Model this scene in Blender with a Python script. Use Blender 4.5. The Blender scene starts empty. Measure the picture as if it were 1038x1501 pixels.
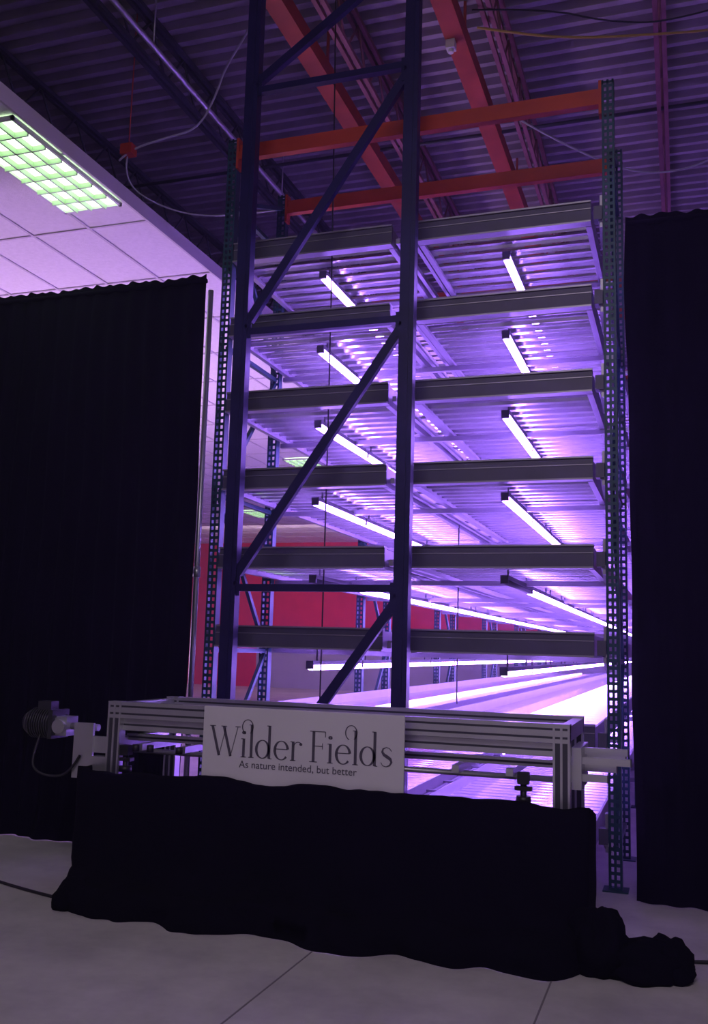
import bpy, bmesh, math, random
from mathutils import Vector, Matrix, noise
random.seed(4)
scene = bpy.context.scene
try:
    scene.view_settings.view_transform = 'Standard'
except Exception:
    pass

# ------------------------------------------------------------------ materials
def mat(name, col, rough=0.6, metal=0.0, var=0.0, scale=5.0, bump=0.0, bscale=40.0, emit=None, estr=0.0, sheen=0.0, spec=None):
    m = bpy.data.materials.new(name); m.use_nodes = True
    nt = m.node_tree; b = nt.nodes['Principled BSDF']
    b.inputs['Base Color'].default_value = (*col, 1)
    b.inputs['Roughness'].default_value = rough
    b.inputs['Metallic'].default_value = metal
    if spec is not None: b.inputs['Specular IOR Level'].default_value = spec
    if sheen: b.inputs['Sheen Weight'].default_value = sheen
    tc = nt.nodes.new('ShaderNodeTexCoord')
    if var > 0:
        n = nt.nodes.new('ShaderNodeTexNoise'); n.inputs['Scale'].default_value = scale
        n.inputs['Detail'].default_value = 6
        nt.links.new(tc.outputs['Object'], n.inputs['Vector'])
        r = nt.nodes.new('ShaderNodeValToRGB')
        r.color_ramp.elements[0].position = .3; r.color_ramp.elements[1].position = .7
        r.color_ramp.elements[0].color = (*[c*(1-var) for c in col], 1)
        r.color_ramp.elements[1].color = (*[min(1, c*(1+var)) for c in col], 1)
        nt.links.new(n.outputs['Fac'], r.inputs['Fac'])
        nt.links.new(r.outputs['Color'], b.inputs['Base Color'])
    if bump > 0:
        n2 = nt.nodes.new('ShaderNodeTexNoise'); n2.inputs['Scale'].default_value = bscale
        nt.links.new(tc.outputs['Object'], n2.inputs['Vector'])
        bp = nt.nodes.new('ShaderNodeBump'); bp.inputs['Strength'].default_value = bump
        bp.inputs['Distance'].default_value = .02
        nt.links.new(n2.outputs['Fac'], bp.inputs['Height'])
        nt.links.new(bp.outputs['Normal'], b.inputs['Normal'])
    if emit:
        b.inputs['Emission Color'].default_value = (*emit, 1)
        b.inputs['Emission Strength'].default_value = estr
    return m

M_blue = mat('blue_painted_steel', (.014, .012, .085), .4, .2, .25, 3)
M_teal = mat('teal_painted_steel', (.014, .055, .085), .45, .2, .3, 4)
M_orange = mat('orange_painted_steel', (.48, .05, .025), .5, .0, .15, 3)
M_orange2 = mat('orange_primer_steel', (.40, .06, .03), .55, .0, .2, 3)
M_galv = mat('galvanized_sheet', (.74, .71, .78), .2, .65, .12, 8)
M_tray = mat('tray_fascia_grey', (.10, .09, .15), .5, .3, .1, 4)
M_alu = mat('aluminium_extrusion', (.62, .62, .66), .36, .8, .06, 6)
M_trayalu = mat('tray_aluminium', (.36, .34, .40), .4, .6, .06, 6)
M_aludark = mat('aluminium_groove', (.08, .08, .10), .5, .6)
M_ledhouse = mat('led_housing', (.12, .12, .14), .5, .2)
M_led = mat('led_tube_glow', (.8, .7, 1), .4, emit=(.37, .175, 1.0), estr=56)
M_bedglow = mat('bed_glow_band', (.8, .7, 1), .4, emit=(.70, .44, 1.0), estr=6.0)  # emission stands in for the bright glare on the bed surface
M_curtain = mat('black_velvet', (.004, .003, .009), .95, spec=.1, bump=.15, bscale=60)
M_drape = mat('black_drape_cloth', (.0035, .003, .007), .95, spec=.1, bump=.2, bscale=30)
M_deck = mat('roof_deck_steel', (.33, .29, .34), .5, .2, .2, 2)
M_joist = mat('joist_steel', (.26, .10, .13), .6, .1, .2, 3)
M_joistd = mat('joist_steel_dark', (.05, .05, .07), .6, .1, .2, 3)
M_tile = mat('ceiling_tile', (.80, .76, .80), .9, 0, .05, 30, .2, 80)
M_tbar = mat('ceiling_tbar', (.60, .55, .61), .6)
M_white = mat('white_enamel', (.7, .7, .72), .5)
M_trof = mat('fluorescent_glow', (.8, 1, .8), .5, emit=(.68, 1.0, .58), estr=3.0)
M_louver = mat('louver_plastic', (.55, .68, .52), .4)
M_sign = mat('sign_board_white', (.66, .64, .68), .6, 0, .03, 3)
M_ink = mat('sign_ink', (.08, .07, .10), .7)
M_black = mat('black_plastic', (.012, .012, .015), .45)
M_motor = mat('motor_black', (.05, .05, .06), .35, .4)
M_red = mat('red_wall_paint', (.70, .02, .06), .8, 0, .08, 2)
M_greywall = mat('grey_wall_paint', (.40, .38, .42), .8, 0, .05, 2)
M_cable = mat('cable_black', (.01, .01, .012), .5)
M_cablew = mat('cable_white', (.4, .4, .45), .5)
M_cabley = mat('cable_yellow', (.4, .28, .05), .5)

M_floor = bpy.data.materials.new('concrete_floor'); M_floor.use_nodes = True
nt = M_floor.node_tree; b = nt.nodes['Principled BSDF']; b.inputs['Roughness'].default_value = .40
tc = nt.nodes.new('ShaderNodeTexCoord')
n1 = nt.nodes.new('ShaderNodeTexNoise'); n1.inputs['Scale'].default_value = 1.3; n1.inputs['Detail'].default_value = 9; n1.inputs['Roughness'].default_value = .7
nt.links.new(tc.outputs['Object'], n1.inputs['Vector'])
r1 = nt.nodes.new('ShaderNodeValToRGB')
r1.color_ramp.elements[0].position = .3; r1.color_ramp.elements[0].color = (.38, .36, .36, 1)
r1.color_ramp.elements[1].position = .7; r1.color_ramp.elements[1].color = (.66, .63, .61, 1)
nt.links.new(n1.outputs['Fac'], r1.inputs['Fac'])
nt.links.new(r1.outputs['Color'], b.inputs['Base Color'])
n2 = nt.nodes.new('ShaderNodeTexNoise'); n2.inputs['Scale'].default_value = 25
nt.links.new(tc.outputs['Object'], n2.inputs['Vector'])
bp = nt.nodes.new('ShaderNodeBump'); bp.inputs['Strength'].default_value = .08
nt.links.new(n2.outputs['Fac'], bp.inputs['Height']); nt.links.new(bp.outputs['Normal'], b.inputs['Normal'])

# ------------------------------------------------------------------ helpers
def finish(bm, name, mats, parent=None, smooth=False):
    me = bpy.data.meshes.new(name)
    bm.to_mesh(me); bm.free()
    for m in (mats if isinstance(mats, (list, tuple)) else [mats]): me.materials.append(m)
    if smooth:
        for p in me.polygons: p.use_smooth = True
    o = bpy.data.objects.new(name, me); scene.collection.objects.link(o)
    if parent: o.parent = parent
    return o
def empty(name, loc=(0, 0, 0)):
    e = bpy.data.objects.new(name, None); scene.collection.objects.link(e); e.empty_display_size = .2
    return e
def box(bm, x0, x1, y0, y1, z0, z1, mi=0):
    v = [bm.verts.new(p) for p in [(x0,y0,z0),(x1,y0,z0),(x1,y1,z0),(x0,y1,z0),(x0,y0,z1),(x1,y0,z1),(x1,y1,z1),(x0,y1,z1)]]
    for f in [(0,3,2,1),(4,5,6,7),(0,1,5,4),(1,2,6,5),(2,3,7,6),(3,0,4,7)]:
        fc = bm.faces.new([v[i] for i in f]); fc.material_index = mi
def bar(bm, p, q, w, h, mi=0, ref=(0, 1, 0)):
    p = Vector(p); q = Vector(q); d = (q-p).normalized(); a = Vector(ref)
    if abs(d.dot(a)) > .95: a = Vector((1, 0, 0))
    s = d.cross(a).normalized(); t = s.cross(d).normalized()
    vs = []
    for c in (p, q):
        for (i, j) in ((-1,-1),(1,-1),(1,1),(-1,1)):
            vs.append(bm.verts.new(c + s*w/2*i + t*h/2*j))
    for f in [(0,1,2,3),(7,6,5,4),(0,4,5,1),(1,5,6,2),(2,6,7,3),(3,7,4,0)]:
        fc = bm.faces.new([vs[i] for i in f]); fc.material_index = mi
def rod(bm, p, q, r, n=10, mi=0, r2=None):
    p = Vector(p); q = Vector(q); d = (q-p).normalized(); a = Vector((0, 0, 1))
    if abs(d.dot(a)) > .9: a = Vector((1, 0, 0))
    s = d.cross(a).normalized(); t = s.cross(d).normalized(); r2 = r if r2 is None else r2
    A = [bm.verts.new(p + (s*math.cos(2*math.pi*i/n)+t*math.sin(2*math.pi*i/n))*r) for i in range(n)]
    B = [bm.verts.new(q + (s*math.cos(2*math.pi*i/n)+t*math.sin(2*math.pi*i/n))*r2) for i in range(n)]
    for i in range(n):
        f = bm.faces.new((A[i], A[(i+1) % n], B[(i+1) % n], B[i])); f.material_index = mi; f.smooth = True
    f = bm.faces.new(A[::-1]); f.material_index = mi
    f = bm.faces.new(B); f.material_index = mi
def curve(name, pts, r, m, parent=None):
    cu = bpy.data.curves.new(name, 'CURVE'); cu.dimensions = '3D'; cu.bevel_depth = r; cu.bevel_resolution = 2
    sp = cu.splines.new('NURBS'); sp.points.add(len(pts)-1)
    for i, p in enumerate(pts): sp.points[i].co = (*p, 1)
    sp.use_endpoint_u = True; sp.order_u = 3; sp.resolution_u = 8
    cu.materials.append(m)
    o = bpy.data.objects.new(name, cu); scene.collection.objects.link(o)
    if parent: o.parent = parent
    return o

# ------------------------------------------------------------------ room shell
XL, XR, YN, YF, ZD = -20.0, 7.0, -6.0, 32.0, 7.5
bm = bmesh.new(); box(bm, XL, XR, YN, YF, -.1, 0)
finish(bm, 'floor', M_floor)
bm = bmesh.new()
for X in (-1.765, -.60):
    box(bm, X-.004, X+.004, 0, 6, .0004, .002)
finish(bm, 'floor_joint', mat('joint_sealant', (.20, .18, .19), .8))

bm = bmesh.new()
box(bm, XL, -14.6, YF, YF+.2, 0, ZD, 0)
box(bm, -14.6, XR, YF, YF+.2, 2.15, ZD, 0)
box(bm, -14.6, XR, YF, YF+.2, 0, 2.15, 1)
finish(bm, 'wall_back', [M_red, M_greywall])
bm = bmesh.new(); box(bm, XL-.2, XL, YN, YF, 0, ZD); finish(bm, 'wall_left', M_greywall)
bm = bmesh.new(); box(bm, XR, XR+.2, YN, YF, 0, ZD); finish(bm, 'wall_right', M_greywall)
bm = bmesh.new(); box(bm, XL, XR, YN-.2, YN, 0, ZD); finish(bm, 'wall_front', M_greywall)

# corrugated roof deck (ribs run along X)
bm = bmesh.new(); prev = None; y = YN; per = .20
prof = [(0, 0), (.06, 0), (.085, .075), (.175, .075)]
while y < YF:
    for (dy, dz) in prof:
        a = bm.verts.new((XL, y+dy, ZD+dz)); c = bm.verts.new((XR, y+dy, ZD+dz))
        if prev: bm.faces.new((prev[0], prev[1], c, a))
        prev = (a, c)
    y += per
finish(bm, 'ceiling', M_deck)

# bar joists along Y
def joist(x, z0, z1, y0, y1, m, name='bar_joist'):
    bm = bmesh.new()
    for s in (-.035, .035):
        box(bm, x+s-.02, x+s+.02, y0, y1, z0, z0+.045)
        box(bm, x+s-.02, x+s+.02, y0, y1, z1-.05, z1)
    y = y0; up = True; st = .32
    while y < y1-st:
        a = z0+.03 if up else z1-.03; c = z1-.03 if up else z0+.03
        rod(bm, (x, y, a), (x, y+st, c), .013, 6); y += st; up = not up
    finish(bm, name, m)
for x in (-.08, -1.5, -2.85): joist(x, 6.98, 7.48, 0, YF-.1, M_joist)
for x in (-4.75, -6.5, -8.3, 2.2): joist(x, 6.98, 7.48, 0, YF-.1, M_joistd)
for x in (-3.16, -1.80):
    bm = bmesh.new()
    box(bm, x-.085, x+.085, .5, 14, 6.86, 6.875); box(bm, x-.085, x-.07, .5, 14, 6.875, 7.02)
    box(bm, x+.07, x+.085, .5, 14, 6.875, 7.02)
    for yy in (2, 5, 8, 11, 13.8): box(bm, x-.012, x+.012, yy, yy+.024, 6.875, 7.5)
    finish(bm, 'orange_ceiling_beam', M_orange2)
bm = bmesh.new(); rod(bm, (-4.48, 0, 6.9), (-4.48, 20, 6.9), .028, 10)
for yy in range(1, 20, 3): rod(bm, (-4.48, yy, 6.9), (-4.48, yy, 7.5), .008, 6)
finish(bm, 'ceiling_conduit', M_alu)
bm = bmesh.new()
for yy in (4.5, 9.5): rod(bm, (-8.5, yy, 7.0), (3, yy, 7.0), .02, 8)
finish(bm, 'ceiling_bridging_pipe', M_joistd)

# drop ceiling on the left
ZC = 5.2; XE = -4.42
bm = bmesh.new(); box(bm, XL, XE, -4, YF, ZC+.012, ZC+.04)
box(bm, XE, XE+.02, -4, YF, ZC-.01, ZC+.12, 1)
x = XE
while x > XL: box(bm, x-.012, x+.012, -4, YF, ZC, ZC+.013, 1); x -= .61
y = -4+.02
while y < YF: box(bm, XL, XE, y-.012, y+.012, ZC+.001, ZC+.0125, 1); y += 1.22
finish(bm, 'ceiling_drop_tiles', [M_tile, M_tbar])

def troffer(x0, x1, y0, y1, nx=4, ny=8):
    bm = bmesh.new(); z = ZC-.002
    t = .022
    box(bm, x0, x1, y0, y0+t, z-.03, z+.0, 0); box(bm, x0, x1, y1-t, y1, z-.03, z, 0)
    box(bm, x0, x0+t, y0, y1, z-.03, z, 0); box(bm, x1-t, x1, y0, y1, z-.03, z, 0)
    box(bm, x0+t, x1-t, y0+t, y1-t, z-.006, z-.002, 1)
    for i in range(1, nx):
        xx = x0+(x1-x0)*i/nx; box(bm, xx-.007, xx+.007, y0+t, y1-t, z-.05, z-.006, 2)
    for i in range(1, ny):
        yy = y0+(y1-y0)*i/ny; box(bm, x0+t, x1-t, yy-.007, yy+.007, z-.05, z-.006, 2)
    return finish(bm, 'fluorescent_troffer', [M_white, M_trof, M_louver])
troffer(-5.02, -4.45, 5.2, 6.62, 4, 7)
troffer(-7.5, -6.9, 17.3, 18.5)
troffer(-11.6, -11.0, 24, 25.2)

# ------------------------------------------------------------------ vertical farm rack
rack = empty('vertical_farm_rack')
XA, XB = -3.41, -.43
PT = 5.61
def perf_post(bm, x, y, h, w=.085, d=.075):
    x0 = x-w/2; x1 = x+w/2
    cuts = [x0, x0+.014, x0+.034, x1-.034, x1-.014, x1]
    z = 0; pitch = .05; hh = .028
    def q(xa, xb, za, zb, yy):
        vs = [bm.verts.new(p) for p in ((xa, yy, za), (xb, yy, za), (xb, yy, zb), (xa, yy, zb))]; bm.faces.new(vs)
    while z < h:
        z1 = min(h, z+pitch)
        q(x0, x1, z, z1-hh, y)
        q(cuts[0], cuts[1], z1-hh, z1, y); q(cuts[2], cuts[3], z1-hh, z1, y); q(cuts[4], cuts[5], z1-hh, z1, y)
        z = z1
    box(bm, x0, x0+.004, y+.0005, y+d, 0, h); box(bm, x1-.004, x1, y+.0005, y+d, 0, h)
    box(bm, x0+.004, x0+.012, y+d-.004, y+d, 0, h); box(bm, x1-.012, x1-.004, y+d-.004, y+d, 0, h)
    box(bm, x-.08, x+.08, y-.04, y+d+.04, 0, .008)
NF = 6
for k in range(NF):
    yk = 6.6+3.6*k
    for X in (XA, XB):
        bm = bmesh.new()
        perf_post(bm, X, yk, PT); perf_post(bm, X, yk+1.02, PT)
        zz = .25; up = True
        while zz < PT-.2:
            bar(bm, (X, yk+.07, zz), (X, yk+1.03, zz), .035, .035)
            z2 = min(PT-.1, zz+1.2)
            bar(bm, (X, yk+.07, zz+.03), (X, yk+1.03, z2-.03), .03, .035) if up else bar(bm, (X, yk+1.03, zz+.03), (X, yk+.07, z2-.03), .03, .035)
            zz += 1.2; up = not up
        finish(bm, 'upright_frame_%d_%s' % (k, 'l' if X == XA else 'r'), M_teal, rack)
bm = bmesh.new()
for y in (6.6-.0, 7.62):
    box(bm, XA+.043, XB-.043, y+.005, y+.05, 5.42, 5.55)
    box(bm, XA+.043, XB-.043, y-.012, y+.005, 5.42, 5.485)
    for X, s in ((XA+.043, 1), (XB-.043, -1)): box(bm, min(X, X+s*.02), max(X, X+s*.02), y-.02, y+.06, 5.34, 5.60)
for k in range(1, NF):
    y = 6.6+3.6*k
    box(bm, XA+.043, XB-.043, y+.005, y+.05, 5.42, 5.55); box(bm, XA+.043, XB-.043, y+1.025, y+1.07, 5.42, 5.55)
finish(bm, 'top_beams', M_orange, rack)

LV = [4.60, 3.98, 3.37, 2.755, 2.15, 1.56, .96, .36]
TR = [(-3.34, -2.02), (-1.82, -.55)]
Y0, Y1 = 6.60, 28.0
def slats(bm, x0, x1, z, y0, y1, per=.165, wd=.12, leg=.022, mi=0):
    y = y0
    while y+wd < y1:
        P = [(y, z-leg), (y+.014, z), (y+wd-.014, z), (y+wd, z-leg)]
        V = [(bm.verts.new((x0, a, c)), bm.verts.new((x1, a, c))) for a, c in P]
        for i in range(3):
            f = bm.faces.new((V[i][0], V[i][1], V[i+1][1], V[i+1][0])); f.material_index = mi
        y += per
for li, z in enumerate(LV):
    bm = bmesh.new()
    for (x0, x1) in TR:
        box(bm, x0, x1, Y0-.03, Y0-.012, z-.07, z+.07, 1)
        box(bm, x0, x1, Y0-.045, Y0+.03, z+.07, z+.082, 2)
        box(bm, x0, x1, Y0-.055, Y0+.03, z-.082, z-.07, 2)
        box(bm, x0, x1, Y0-.036, Y0-.03, z+.022, z+.028, 2)
        box(bm, x0, x1, Y0-.012, Y0+.03, z-.07, z+.07, 2)
        for xs in (x0, x1-.015): box(bm, xs, xs+.015, Y0+.03, Y1, z-.06, z+.06, 2)
        slats(bm, x0+.015, x1-.015, z-.025, Y0+.05, Y1, wd=(.105 if li < 6 else .15))
        for xs in (x0+.0, x1-.04): box(bm, xs, xs+.04, Y0+.03, Y1, z-.085, z-.0605, 2)
    for k in range(NF):
        for dy in ((.1, 1.1) if k else (1.1,)):
            y = 6.6+3.6*k+dy
            box(bm, XA+.045, XB-.045, y, y+.045, z-.125, z-.086, 2)
    box(bm, XB-.10, XB-.043, Y0-.05, Y0+.04, z-.07, z+.03, 1)
    box(bm, XB-.06, XB-.043, Y0-.02, Y0+.07, z-.12, z+.12, 2)
    bar(bm, (XB-.055, Y0-.03, z-.07), (XB-.055, Y0+.25, z-.16), .02, .03, 2, ref=(1, 0, 0))
    box(bm, -1.995, -1.965, Y0, Y1, z-.06, z-.02, 2); box(bm, -1.875, -1.845, Y0, Y1, z-.06, z-.02, 2)
    y = Y0+.1
    while y < Y1: box(bm, -2.02, -1.82, y, y+.04, z-.02, z-.005, 2); y += .6
    finish(bm, 'growing_tray_level_%d' % li, [M_galv, M_tray, M_trayalu], rack)

# LED grow lights
leds = empty('led_grow_light_array')
bh = bmesh.new(); bg = bmesh.new()
for li, z in enumerate(LV[:7]):
    for cx in (-2.68, -1.2):
        y = 6.85; first = True
        while y < Y1-1.2:
            L = 1.19
            zt = z-(.20 if li == 5 else .135)
            box(bh, cx-.030, cx+.030, y, y+L, zt, zt+.03)
            box(bh, cx-.028, cx+.028, y-.004, y+.02, zt-.032, zt); box(bh, cx-.028, cx+.028, y+L-.010, y+L, zt-.032, zt)
            for yy in (y+.15, y+L-.15): box(bh, cx-.006, cx+.006, yy, yy+.012, zt+.03, z-.03)
            if li == 4 and first:
                rod(bh, (cx, y+.02, zt-.012), (cx, y+L-.010, zt-.012), .024, 8)
            else:
                rod(bg, (cx, y+.02, zt-.012), (cx, y+L-.010, zt-.012), .030, 8)
            first = False; y += 1.21
finish(bh, 'led_housings', M_ledhouse, leds)
finish(bg, 'led_tubes', M_led, leds)
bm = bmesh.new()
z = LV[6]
box(bm, -2.72, -2.66, 6.75, Y1-.3, z-.016, z+.004); box(bm, -1.28, -1.10, 6.75, Y1-.3, z-.016, z+.004)  # glowing bands added to imitate the bright streaks along the bed
finish(bm, 'bed_glow_strips', M_bedglow, leds)

# ------------------------------------------------------------------ blue upright frame in front
bm = bmesh.new()
XF0, XF1, YFr, HF = -3.05, -1.775, 6.2, 6.7
for X in (XF0, XF1):
    w = .105
    box(bm, X-w/2, X+w/2, YFr-.04, YFr-.034, 0, HF)
    box(bm, X-w/2, X-w/2+.005, YFr-.034, YFr+.04, 0, HF); box(bm, X+w/2-.005, X+w/2, YFr-.034, YFr+.04, 0, HF)
    box(bm, X-w/2+.005, X-w/2+.03, YFr+.034, YFr+.04, 0, HF); box(bm, X+w/2-.03, X+w/2-.005, YFr+.034, YFr+.04, 0, HF)
    box(bm, X-.018, X+.018, YFr-.046, YFr-.04, 0, HF)
    box(bm, X-.1, X+.1, YFr-.09, YFr+.09, 0, .01)
    z = .1
    while z < HF: rod(bm, (X+.035, YFr-.044, z), (X+.035, YFr-.038, z), .006, 6); z += .1
xi, xo = XF0+.05, XF1-.05
for z in (.12, 1.90, 3.79, 5.72, 6.62): bar(bm, (xi, YFr, z), (xo, YFr, z), .05, .055)
bar(bm, (xo, YFr, 1.80), (xi, YFr, .18), .065, .045)
bar(bm, (xi, YFr, 2.0), (xo, YFr, 3.72), .065, .045)
bar(bm, (xi, YFr, 3.88), (xo, YFr, 5.64), .065, .045)
bar(bm, (xi, YFr, 5.80), (xo, YFr, 6.62), .065, .045)
for (X, z) in ((xi, 1.93), (xo, 1.85), (xi, 3.83), (xo, 3.75), (xi, 5.76), (xo, 5.68)):
    rod(bm, (X, YFr-.04, z), (X, YFr-.028, z), .016, 8)
    box(bm, X-.03, X+.03, YFr-.028, YFr-.022, z-.09, z+.09)
finish(bm, 'steel_upright_frame', M_blue)

# ------------------------------------------------------------------ curtains
def curtain(x0, x1, y, h, seed, wob=.035):
    bm = bmesh.new(); nx = int((x1-x0)/.018); nz = 40; g = []
    for j in range(nz+1):
        t = j/nz; row = []
        for i in range(nx+1):
            x = x0+(x1-x0)*i/nx
            a = wob*(.35+.65*(1-t)**.6) if t > .02 else wob*.5
            ph = 2*math.pi*x/.17 + 2.2*noise.noise(Vector((x*1.3, t*1.2, seed)))
            dy = a*math.sin(ph) + .05*(1-t)*noise.noise(Vector((x*2.1, t*2, seed+9)))
            z = h*t
            if j == nz: z += .008*math.sin(2*math.pi*x/.11)+.02*noise.noise(Vector((x*3, 0, seed)))
            if j == 0: dy -= .05+.05*noise.noise(Vector((x*4, 0, seed+3))); z = .004
            if j == 1: dy -= .02
            dx = .03*noise.noise(Vector((x*2, t*4, seed+5)))
            row.append(bm.verts.new((x+dx, y+dy, z)))
        g.append(row)
    for j in range(nz):
        for i in range(nx):
            f = bm.faces.new((g[j][i], g[j][i+1], g[j+1][i+1], g[j+1][i])); f.smooth = True
    rod(bm, (x0, y, h-.05), (x1, y, h-.05), .02, 8)
    o = finish(bm, 'black_curtain', M_curtain)
    return o
curtain(-9.5, -3.48, 6.40, 4.37, 1.0)
curtain(-.30, 4.2, 6.42, 4.46, 7.0)
bm = bmesh.new(); rod(bm, (-3.52, 6.55, 0), (-3.52, 6.55, 4.3), .022, 12); rod(bm, (-3.52, 6.55, 0), (-3.52, 6.55, .01), .12, 16)
rod(bm, (-3.52, 6.55, 2.0), (-3.52, 6.55, 2.08), .03, 12)
finish(bm, 'curtain_pole', M_alu)

# ------------------------------------------------------------------ conveyor table
tab = empty('conveyor_table')
TX0, TX1, TY0, TY1 = -3.40, -.57, 5.30, 6.02
def extr_x(bm, x0, x1, y, z, w=.045, h=.09, n=2):
    box(bm, x0, x1, y-w/2+.006, y+w/2-.006, z-h/2+.004, z+h/2-.004, 1)
    for i in range(n+1):
        zz = z-h/2+i*(h-.012)/n
        box(bm, x0, x1, y-w/2, y+w/2, zz, zz+.012, 0)
        if i < n:
            c = zz+.012+((h-.012)/n-.012)/2
            box(bm, x0, x1, y-w/2+.001, y-w/2+.006, zz+.012, c-.006, 0); box(bm, x0, x1, y-w/2+.001, y-w/2+.006, c+.006, zz+(h-.012)/n, 0)
bm = bmesh.new()
extr_x(bm, TX0, TX1, TY0, 1.075, .06, .10, 2)
extr_x(bm, TX0+.05, TX1-.09, TY0+.03, .985, .05, .07, 1)
extr_x(bm, TX0, TX1, TY1, 1.075, .06, .10, 2)
extr_x(bm, TX0+.05, TX1-.09, TY1-.05, .93, .045, .05, 1)
extr_x(bm, TX0+.05, TX1-.09, TY0+.14, .90, .04, .04, 1)
for X in (TX0+.03, TX1-.03):
    for z in (1.075, .86): box(bm, X-.03, X+.03, TY0+.031, TY1-.031, z-.04, z+.04, 0)
for X in (TX0+.045, TX1-.045):
    for Y in (TY0, TY1):
        box(bm, X-.04, X+.04, Y-.027, Y+.03, .0, 1.12, 1)
        for dx in (-.045, -.006, .033): box(bm, X+dx, X+dx+.012, Y-.033, Y+.036, .0, 1.12, 0)
        box(bm, X-.046, X+.046, Y-.034, Y+.037, 1.12, 1.126, 0)
finish(bm, 'aluminium_frame', [M_alu, M_aludark], tab)
bm = bmesh.new()
for (y, z, r) in ((TY0+.12, 1.04, .018), (TY0+.25, 1.04, .018), (TY0+.38, 1.04, .018), (TY0+.52, 1.04, .018), (TY0+.1, .82, .014), (TY0+.3, .80, .014)):
    rod(bm, (TX0+.09, y, z), (TX1-.09, y, z), r, 10)
for X in (-3.2, -2.9, -1.2, -.9):
    box(bm, X-.02, X+.02, TY0+.03, TY1-.04, .83, .87, 0)
finish(bm, 'roller_tubes', M_alu, tab)
bm = bmesh.new()
for X in (-.82, -1.55, -3.28):
    box(bm, X-.03, X+.03, TY0-.02, TY0+.04, .80, .86); rod(bm, (X, TY0+.01, .66), (X, TY0+.01, .80), .018, 10)
    rod(bm, (X, TY0+.01, .70), (X, TY0+.01, .735), .04, 12)
    box(bm, X-.045, X+.045, TY0-.015, TY0+.035, .765, .785)
for X in (-3.2, -3.1, -2.9): rod(bm, (X, TY0-.01, .83), (X, TY0-.01, .87), .022, 10)
finish(bm, 'clamp_knobs', M_black, tab)
bm = bmesh.new()
for i, (y, z, L) in enumerate(((5.42, .93, .30), (5.55, .97, .28), (5.55, .88, .22), (5.7, .93, .26), (5.42, .84, .18))):
    box(bm, TX1+.0, TX1+L, y-.02, y+.02, z-.018, z+.018, 0)
    box(bm, TX1+L, TX1+L+.006, y-.023, y+.023, z-.021, z+.021, 1)
box(bm, TX1, TX1+.05, 5.36, 5.75, .78, 1.0, 0)
finish(bm, 'end_stub_rails', [M_alu, M_aludark], tab)
bm = bmesh.new()
box(bm, -3.66, -3.52, 5.30, 5.32, .64, .98, 0)
box(bm, -3.66, -3.40, 5.32, 5.345, .80, .90, 0)
box(bm, -3.52, -3.40, 5.30, 5.36, .66, .78, 0)
finish(bm, 'motor_bracket', [M_alu], tab)
bm = bmesh.new()
ym = 5.36; zm = .96
rod(bm, (-4.02, ym, zm), (-3.84, ym, zm), .085, 24, 0)
rod(bm, (-4.06, ym, zm), (-4.02, ym, zm), .06, 24, 0, .085)
for i in range(9): rod(bm, (-4.00+i*.018, ym, zm), (-3.992+i*.018, ym, zm), .097, 24, 0)
box(bm, -3.96, -3.86, ym-.04, ym+.04, zm+.08, zm+.14, 0)
box(bm, -3.84, -3.81, ym-.09, ym+.09, zm-.09, zm+.09, 0)
box(bm, -3.81, -3.72, ym-.06, ym+.06, zm-.07, zm+.05, 1)
rod(bm, (-3.765, ym-.09, zm-.01), (-3.765, ym-.06, zm-.01), .045, 20, 1)
rod(bm, (-3.72, ym, zm-.01), (-3.52, ym, zm-.01), .022, 12, 1)
for dz in (-.06, .05):
    for dy in (-.06, .06): rod(bm, (-3.85, ym+dy, zm+dz), (-3.80, ym+dy, zm+dz), .008, 6, 0)
finish(bm, 'electric_motor', [M_motor, M_alu], tab)
curve('motor_cable', [(-3.91, 5.30, .90), (-3.93, 5.24, .74), (-3.86, 5.22, .66), (-3.72, 5.26, .64), (-3.64, 5.28, .70), (-3.60, 5.29, .78)], .008, M_cable, tab)

# ------------------------------------------------------------------ sign
sgn = empty('sign_board')
SX0, SX1, SZ0, SZ1, SY = -2.68, -1.45, .645, 1.135, 5.17
bm = bmesh.new(); box(bm, SX0, SX1, SY, SY+.012, SZ0, SZ1); finish(bm, 'board', M_sign, sgn)
bm = bmesh.new()
for X in (-2.4, -1.7): box(bm, X-.02, X+.02, SY+.012, TY0-.035, 1.06, 1.09)
finish(bm, 'hanging_hooks', M_alu, sgn)
bmT = bmesh.new()
S = .168; TXo = -2.64; TZo = .855
def ribbon(pts, ws, ox):
    prev = None; n = len(pts)
    for i, (p, w) in enumerate(zip(pts, ws)):
        a = pts[max(0, i-1)]; c = pts[min(n-1, i+1)]
        d = Vector((c[0]-a[0], c[1]-a[1])).normalized(); nn = Vector((-d.y, d.x))*w/2
        L = bmT.verts.new((TXo+(ox+p[0]+nn.x)*S, SY-.002, TZo+(p[1]+nn.y)*S))
        R = bmT.verts.new((TXo+(ox+p[0]-nn.x)*S, SY-.002, TZo+(p[1]-nn.y)*S))
        if prev: bmT.faces.new((prev[0], prev[1], R, L))
        prev = (L, R)
TK, TN = .10, .026
def line(a, b_, w, ox): ribbon([a, b_], [w, w], ox)
def arc(cx, cz, rx, rz, a0, a1, ox, tk=TK, n=28):
    P = []; W = []
    for i in range(n+1):
        a = math.radians(a0+(a1-a0)*i/n)
        P.append((cx+rx*math.cos(a), cz+rz*math.sin(a))); W.append(TN+(tk-TN)*abs(math.cos(a))**1.5)
    ribbon(P, W, ox)
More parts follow.
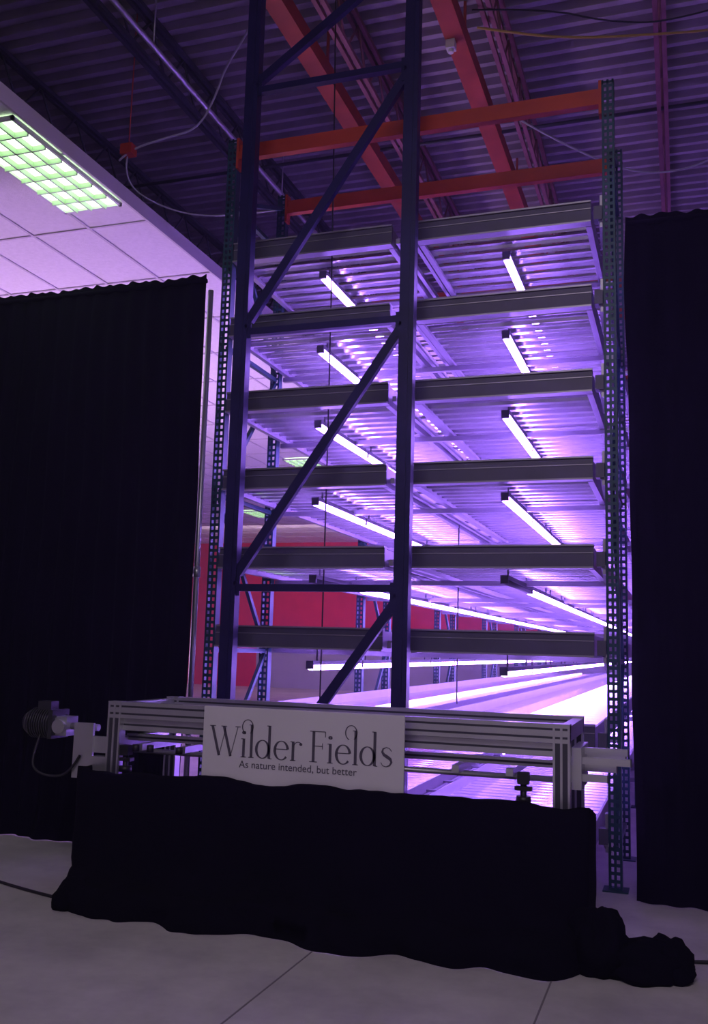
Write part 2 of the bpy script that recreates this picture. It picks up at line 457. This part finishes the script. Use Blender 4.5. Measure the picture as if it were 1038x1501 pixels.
def g_W(o):
    line((0, 1), (.29, 0), TK, o); line((.29, 0), (.52, .96), TN, o); line((.44, 1), (.73, 0), TK, o); line((.73, 0), (.98, 1), TN, o)
    line((-.1, 1), (.12, 1), TN, o); line((.34, 1), (.56, 1), TN, o); line((.88, 1), (1.08, 1), TN, o)
def g_i(o):
    line((.1, 0), (.1, .62), TK, o); line((0, 0), (.2, 0), TN, o); line((.0, .61), (.1, .61), TN, o); arc(.1, .82, .04, .04, 0, 360, o, .08, 12)
def g_l(o, curl=False):
    line((.1, 0), (.1, 1.1), TK, o); line((0, 0), (.2, 0), TN, o); line((.0, 1.09), (.1, 1.09), TN, o)
    if curl: arc(-.06, 1.02, .20, .24, -60, 250, o, .04)
def g_d(o):
    arc(.25, .3, .23, .3, 0, 360, o); line((.5, 0), (.5, 1.1), TK, o); line((.5, 0), (.6, 0), TN, o); line((.4, 1.09), (.5, 1.09), TN, o)
def g_e(o):
    arc(.27, .3, .24, .31, 8, 320, o); line((.04, .34), (.5, .34), TN, o)
def g_r(o):
    line((.1, 0), (.1, .62), TK, o); line((0, 0), (.2, 0), TN, o); line((0, .61), (.1, .61), TN, o); arc(.28, .42, .16, .19, 170, 50, o, .03); arc(.38, .54, .03, .03, 0, 360, o, .06, 10)
def g_F(o):
    line((.14, 0), (.14, 1), TK, o); line((0, 1), (.56, 1), TN, o); line((.14, .52), (.46, .52), TN, o); line((0, 0), (.28, 0), TN, o); line((.56, 1), (.56, .82), TN, o); line((.46, .62), (.46, .42), TN, o)
def g_s(o):
    P = [(.40, .50), (.33, .59), (.22, .62), (.11, .57), (.08, .47), (.14, .38), (.25, .32), (.36, .25), (.40, .15), (.34, .05), (.22, 0), (.10, .03), (.04, .13)]
    W = [TN, TN, TN, .05, .08, .10, .11, .10, .08, .05, TN, TN, TN]; ribbon(P, W, o)
x = .12
for fn, adv in ((g_W, 1.12), (g_i, .29), (lambda o: g_l(o, True), .27), (g_d, .68), (g_e, .60), (g_r, .50), (None, .20), (g_F, .64), (g_i, .29), (g_e, .60), (lambda o: g_l(o, True), .27), (g_d, .68), (g_s, .45)):
    if fn: fn(x)
    x += adv
finish(bmT, 'sign_lettering', M_ink, sgn)
tcu = bpy.data.curves.new('sign_tagline', 'FONT'); tcu.body = 'As nature intended, but better'; tcu.size = .058; tcu.space_character = 1.0
tcu.align_x = 'CENTER'; tcu.extrude = .0005; tcu.materials.append(M_ink)
to = bpy.data.objects.new('sign_tagline', tcu); scene.collection.objects.link(to); to.parent = sgn
to.location = (-2.08, SY-.002, .795); to.rotation_euler = (math.radians(90), 0, 0)

# ------------------------------------------------------------------ black drape round the table
bm = bmesh.new()
path = [(-3.52, 5.75), (-3.52, 5.17), (-.46, 5.17), (-.46, 5.55)]
def seg_pts(path, step):
    out = []
    for a, b_ in zip(path[:-1], path[1:]):
        a = Vector(a); b_ = Vector(b_); n = int((b_-a).length/step)
        for i in range(n): out.append(a.lerp(b_, i/n))
    out.append(Vector(path[-1])); return out
P = seg_pts(path, .025)
def smooth_n(i):
    s = Vector((0, 0)); R = 5
    for k in range(-R, R+1):
        a = P[max(0, min(len(P)-1, i+k))]; b_ = P[max(0, min(len(P)-1, i+k+1))]
        d = b_-a
        if d.length > 1e-6: s += Vector((d.y, -d.x)).normalized()
    s.normalize(); return s
prof = [(.0, .70), (.02, .725), (.035, .71), (.05, .64), (.065, .56), (.08, .48), (.10, .40), (.12, .33), (.15, .26), (.18, .21), (.23, .17), (.28, .15), (.34, .14), (.38, .12), (.41, .085), (.425, .045), (.43, -.01)]
g = []
for j, (off, z) in enumerate(prof):
    row = []
    for i, p in enumerate(P):
        n = smooth_n(i); s = i*.025
        t = j/(len(prof)-1)
        fold = (.010+.045*t)*noise.noise(Vector((s*2.2, z*1.2, 3)))*1.6 + .03*t*math.sin(s*9+3*noise.noise(Vector((s, 0, 2)))) + .02*noise.noise(Vector((s*9, z*5, 7)))
        o = off + fold + (.05*noise.noise(Vector((s*5, z*14, 1))) if t > .5 else 0)
        kx = .22 if p.x < -2 else .15
        sh = .5*off*max(0, 1-(p.x+3.5)/1.0) - .18*off*max(0, 1+(p.x+.45)/.8)
        zz = z + (.035*noise.noise(Vector((s*3, 0, 5))) + .010*noise.noise(Vector((s*11, 0, 6))))*(1-t if t < .6 else .4*(1-t))
        if p.x > -.5: zz -= .25*(p.y-5.17)*(1-t)
        if t > .5 and t < .97: zz += .05*noise.noise(Vector((s*4, j*.7, 11)))
        row.append(bm.verts.new((p.x+n.x*o*kx+sh, p.y+n.y*o, max(.001, zz))))
    g.append(row)
for j in range(len(prof)-1):
    for i in range(len(P)-1):
        f = bm.faces.new((g[j][i], g[j+1][i], g[j+1][i+1], g[j][i+1])); f.smooth = True
def lump(c, rx, ry, rz, rot, seed):
    nu, nv = 48, 18; G = []
    for j in range(nv+1):
        th = math.pi*j/nv; row = []
        for i in range(nu):
            ph = 2*math.pi*i/nu
            d = Vector((math.sin(th)*math.cos(ph), math.sin(th)*math.sin(ph), math.cos(th)))
            k = 1+.26*noise.noise(d*1.8+Vector((seed, 0, 0)))+.10*noise.noise(d*4.5+Vector((0, seed, 0)))
            x = d.x*rx*k; y = d.y*ry*k; z = max(.002-c[2], d.z*rz*k)
            row.append(bm.verts.new((c[0]+x*math.cos(rot)-y*math.sin(rot), c[1]+x*math.sin(rot)+y*math.cos(rot), c[2]+z)))
        G.append(row)
    for j in range(nv):
        for i in range(nu):
            f = bm.faces.new((G[j][i], G[j+1][i], G[j+1][(i+1) % nu], G[j][(i+1) % nu])); f.smooth = True
lump((-.22, 4.95, .05), .22, .13, .12, .1, 3)
lump((-.08, 5.0, .06), .11, .12, .12, .2, 5)
lump((-.40, 4.98, .10), .15, .18, .19, .3, 20)
lump((-3.30, 4.90, .04), .12, .14, .12, .2, 12)
bmesh.ops.recalc_face_normals(bm, faces=bm.faces)
finish(bm, 'black_floor_drape', M_drape)

# ------------------------------------------------------------------ cables
curve('floor_power_cable', [(-5.6, 5.2, .01), (-4.9, 5.35, .01), (-4.3, 5.25, .01), (-3.8, 5.05, .01), (-3.4, 4.95, .01)], .009, M_cable)
curve('floor_power_cable', [(-.02, 5.25, .01), (.1, 5.3, .01), (.25, 5.32, .01), (.6, 5.4, .01), (1.2, 5.3, .01)], .009, M_cable)
curve('hanging_cable', [(-2.62, 6.75, 7.4), (-2.58, 6.75, 5.5), (-2.56, 6.75, 4.0), (-2.55, 6.75, 2.5), (-2.55, 6.75, 1.0)], .006, M_cable)
curve('hanging_cable', [(-2.02, 9.0, 2.7), (-2.02, 9.0, 1.8), (-2.02, 9.0, 1.0)], .007, M_cable)
curve('ceiling_wire', [(-4.9, 7.2, 5.95), (-4.84, 7.26, 6.08), (-4.5, 7.35, 6.2), (-4.22, 7.44, 6.29), (-4.05, 7.44, 6.6), (-3.97, 7.44, 6.87), (-3.7, 7.4, 7.2), (-3.6, 7.4, 7.45)], .010, M_cablew)
curve('ceiling_wire', [(-4.84, 7.26, 6.08), (-4.95, 7.3, 5.8), (-4.6, 7.6, 5.6), (-4.1, 7.8, 5.55), (-3.4, 7.9, 5.62)], .008, M_cablew)
curve('ceiling_wire', [(-1.6, 7.6, 6.92), (-1.2, 7.7, 6.84), (-.75, 7.9, 6.85), (-.2, 8.0, 6.84), (.32, 8.26, 6.95), (1.2, 8.4, 6.99)], .011, M_cabley)
curve('ceiling_wire', [(-1.6, 7.4, 6.95), (-1.0, 7.7, 7.05), (-.5, 7.9, 6.95), (.1, 8.0, 6.90), (1.2, 8.0, 7.1)], .008, M_cable)
curve('ceiling_wire', [(-1.5, 9.2, 6.95), (-.8, 9.4, 6.5), (-.1, 9.6, 6.3), (.6, 9.6, 6.5), (1.5, 9.6, 7.0)], .010, M_cablew)
bm = bmesh.new(); box(bm, -4.90, -4.78, 7.2, 7.3, 6.02, 6.12); rod(bm, (-4.84, 7.25, 6.12), (-4.84, 7.25, 7.5), .006, 6); finish(bm, 'junction_box', M_orange)
bm = bmesh.new(); box(bm, -1.88, -1.80, 7.6, 7.68, 6.78, 6.86); rod(bm, (-1.84, 7.64, 6.75), (-1.84, 7.64, 6.78), .025, 12); finish(bm, 'ceiling_sensor', M_white)

# ------------------------------------------------------------------ added fill lights
def area(name, loc, rot, sx, sy, col, pw):
    l = bpy.data.lights.new(name, 'AREA'); l.shape = 'RECTANGLE'; l.size = sx; l.size_y = sy; l.color = col; l.energy = pw
    o = bpy.data.objects.new(name, l); scene.collection.objects.link(o); o.location = loc; o.rotation_euler = rot
    return o
area('room_fill', (0, -2.5, 7.0), (math.radians(20), 0, 0), 5, 4, (.95, .80, 1.0), 290)  # added fill behind the camera, in place of ambient light
area('tile_fill_up', (-8.0, 10.5, .6), (math.radians(180), 0, 0), 2.0, 6.0, (.88, .56, 1.0), 330)  # unseen fill behind the left curtain, added to brighten the ceiling tiles
area('back_wall_fill', (-11, 27, 4.9), (math.radians(55), 0, 0), 8, 1.0, (1, .7, .9), 100)  # added fill that lifts the red back wall, no fixture there

w = bpy.data.worlds.new('World'); scene.world = w; w.use_nodes = True
nt = w.node_tree
nt.nodes['Background'].inputs['Color'].default_value = (0, 0, 0, 1)
nt.nodes['Background'].inputs['Strength'].default_value = 0
vs = nt.nodes.new('ShaderNodeVolumeScatter')
vs.inputs['Color'].default_value = (.75, .75, 1, 1); vs.inputs['Density'].default_value = .0065; vs.inputs['Anisotropy'].default_value = .6
nt.links.new(vs.outputs['Volume'], nt.nodes['World Output'].inputs['Volume'])

# ------------------------------------------------------------------ camera
cam = bpy.data.cameras.new('camera'); co = bpy.data.objects.new('camera', cam); scene.collection.objects.link(co)
f = Vector((-.3222, .9362, .1403)).normalized(); r = Vector((.9465, .3216, .0277))
r = (r - f*r.dot(f)).normalized(); u = r.cross(f)
m = Matrix(((r.x, u.x, -f.x, 0), (r.y, u.y, -f.y, 0), (r.z, u.z, -f.z, 1.5), (0, 0, 0, 1)))
co.matrix_world = m
cam.sensor_fit = 'VERTICAL'; cam.sensor_height = 36; cam.lens = 1400/1501*36
cam.clip_end = 200
scene.camera = co
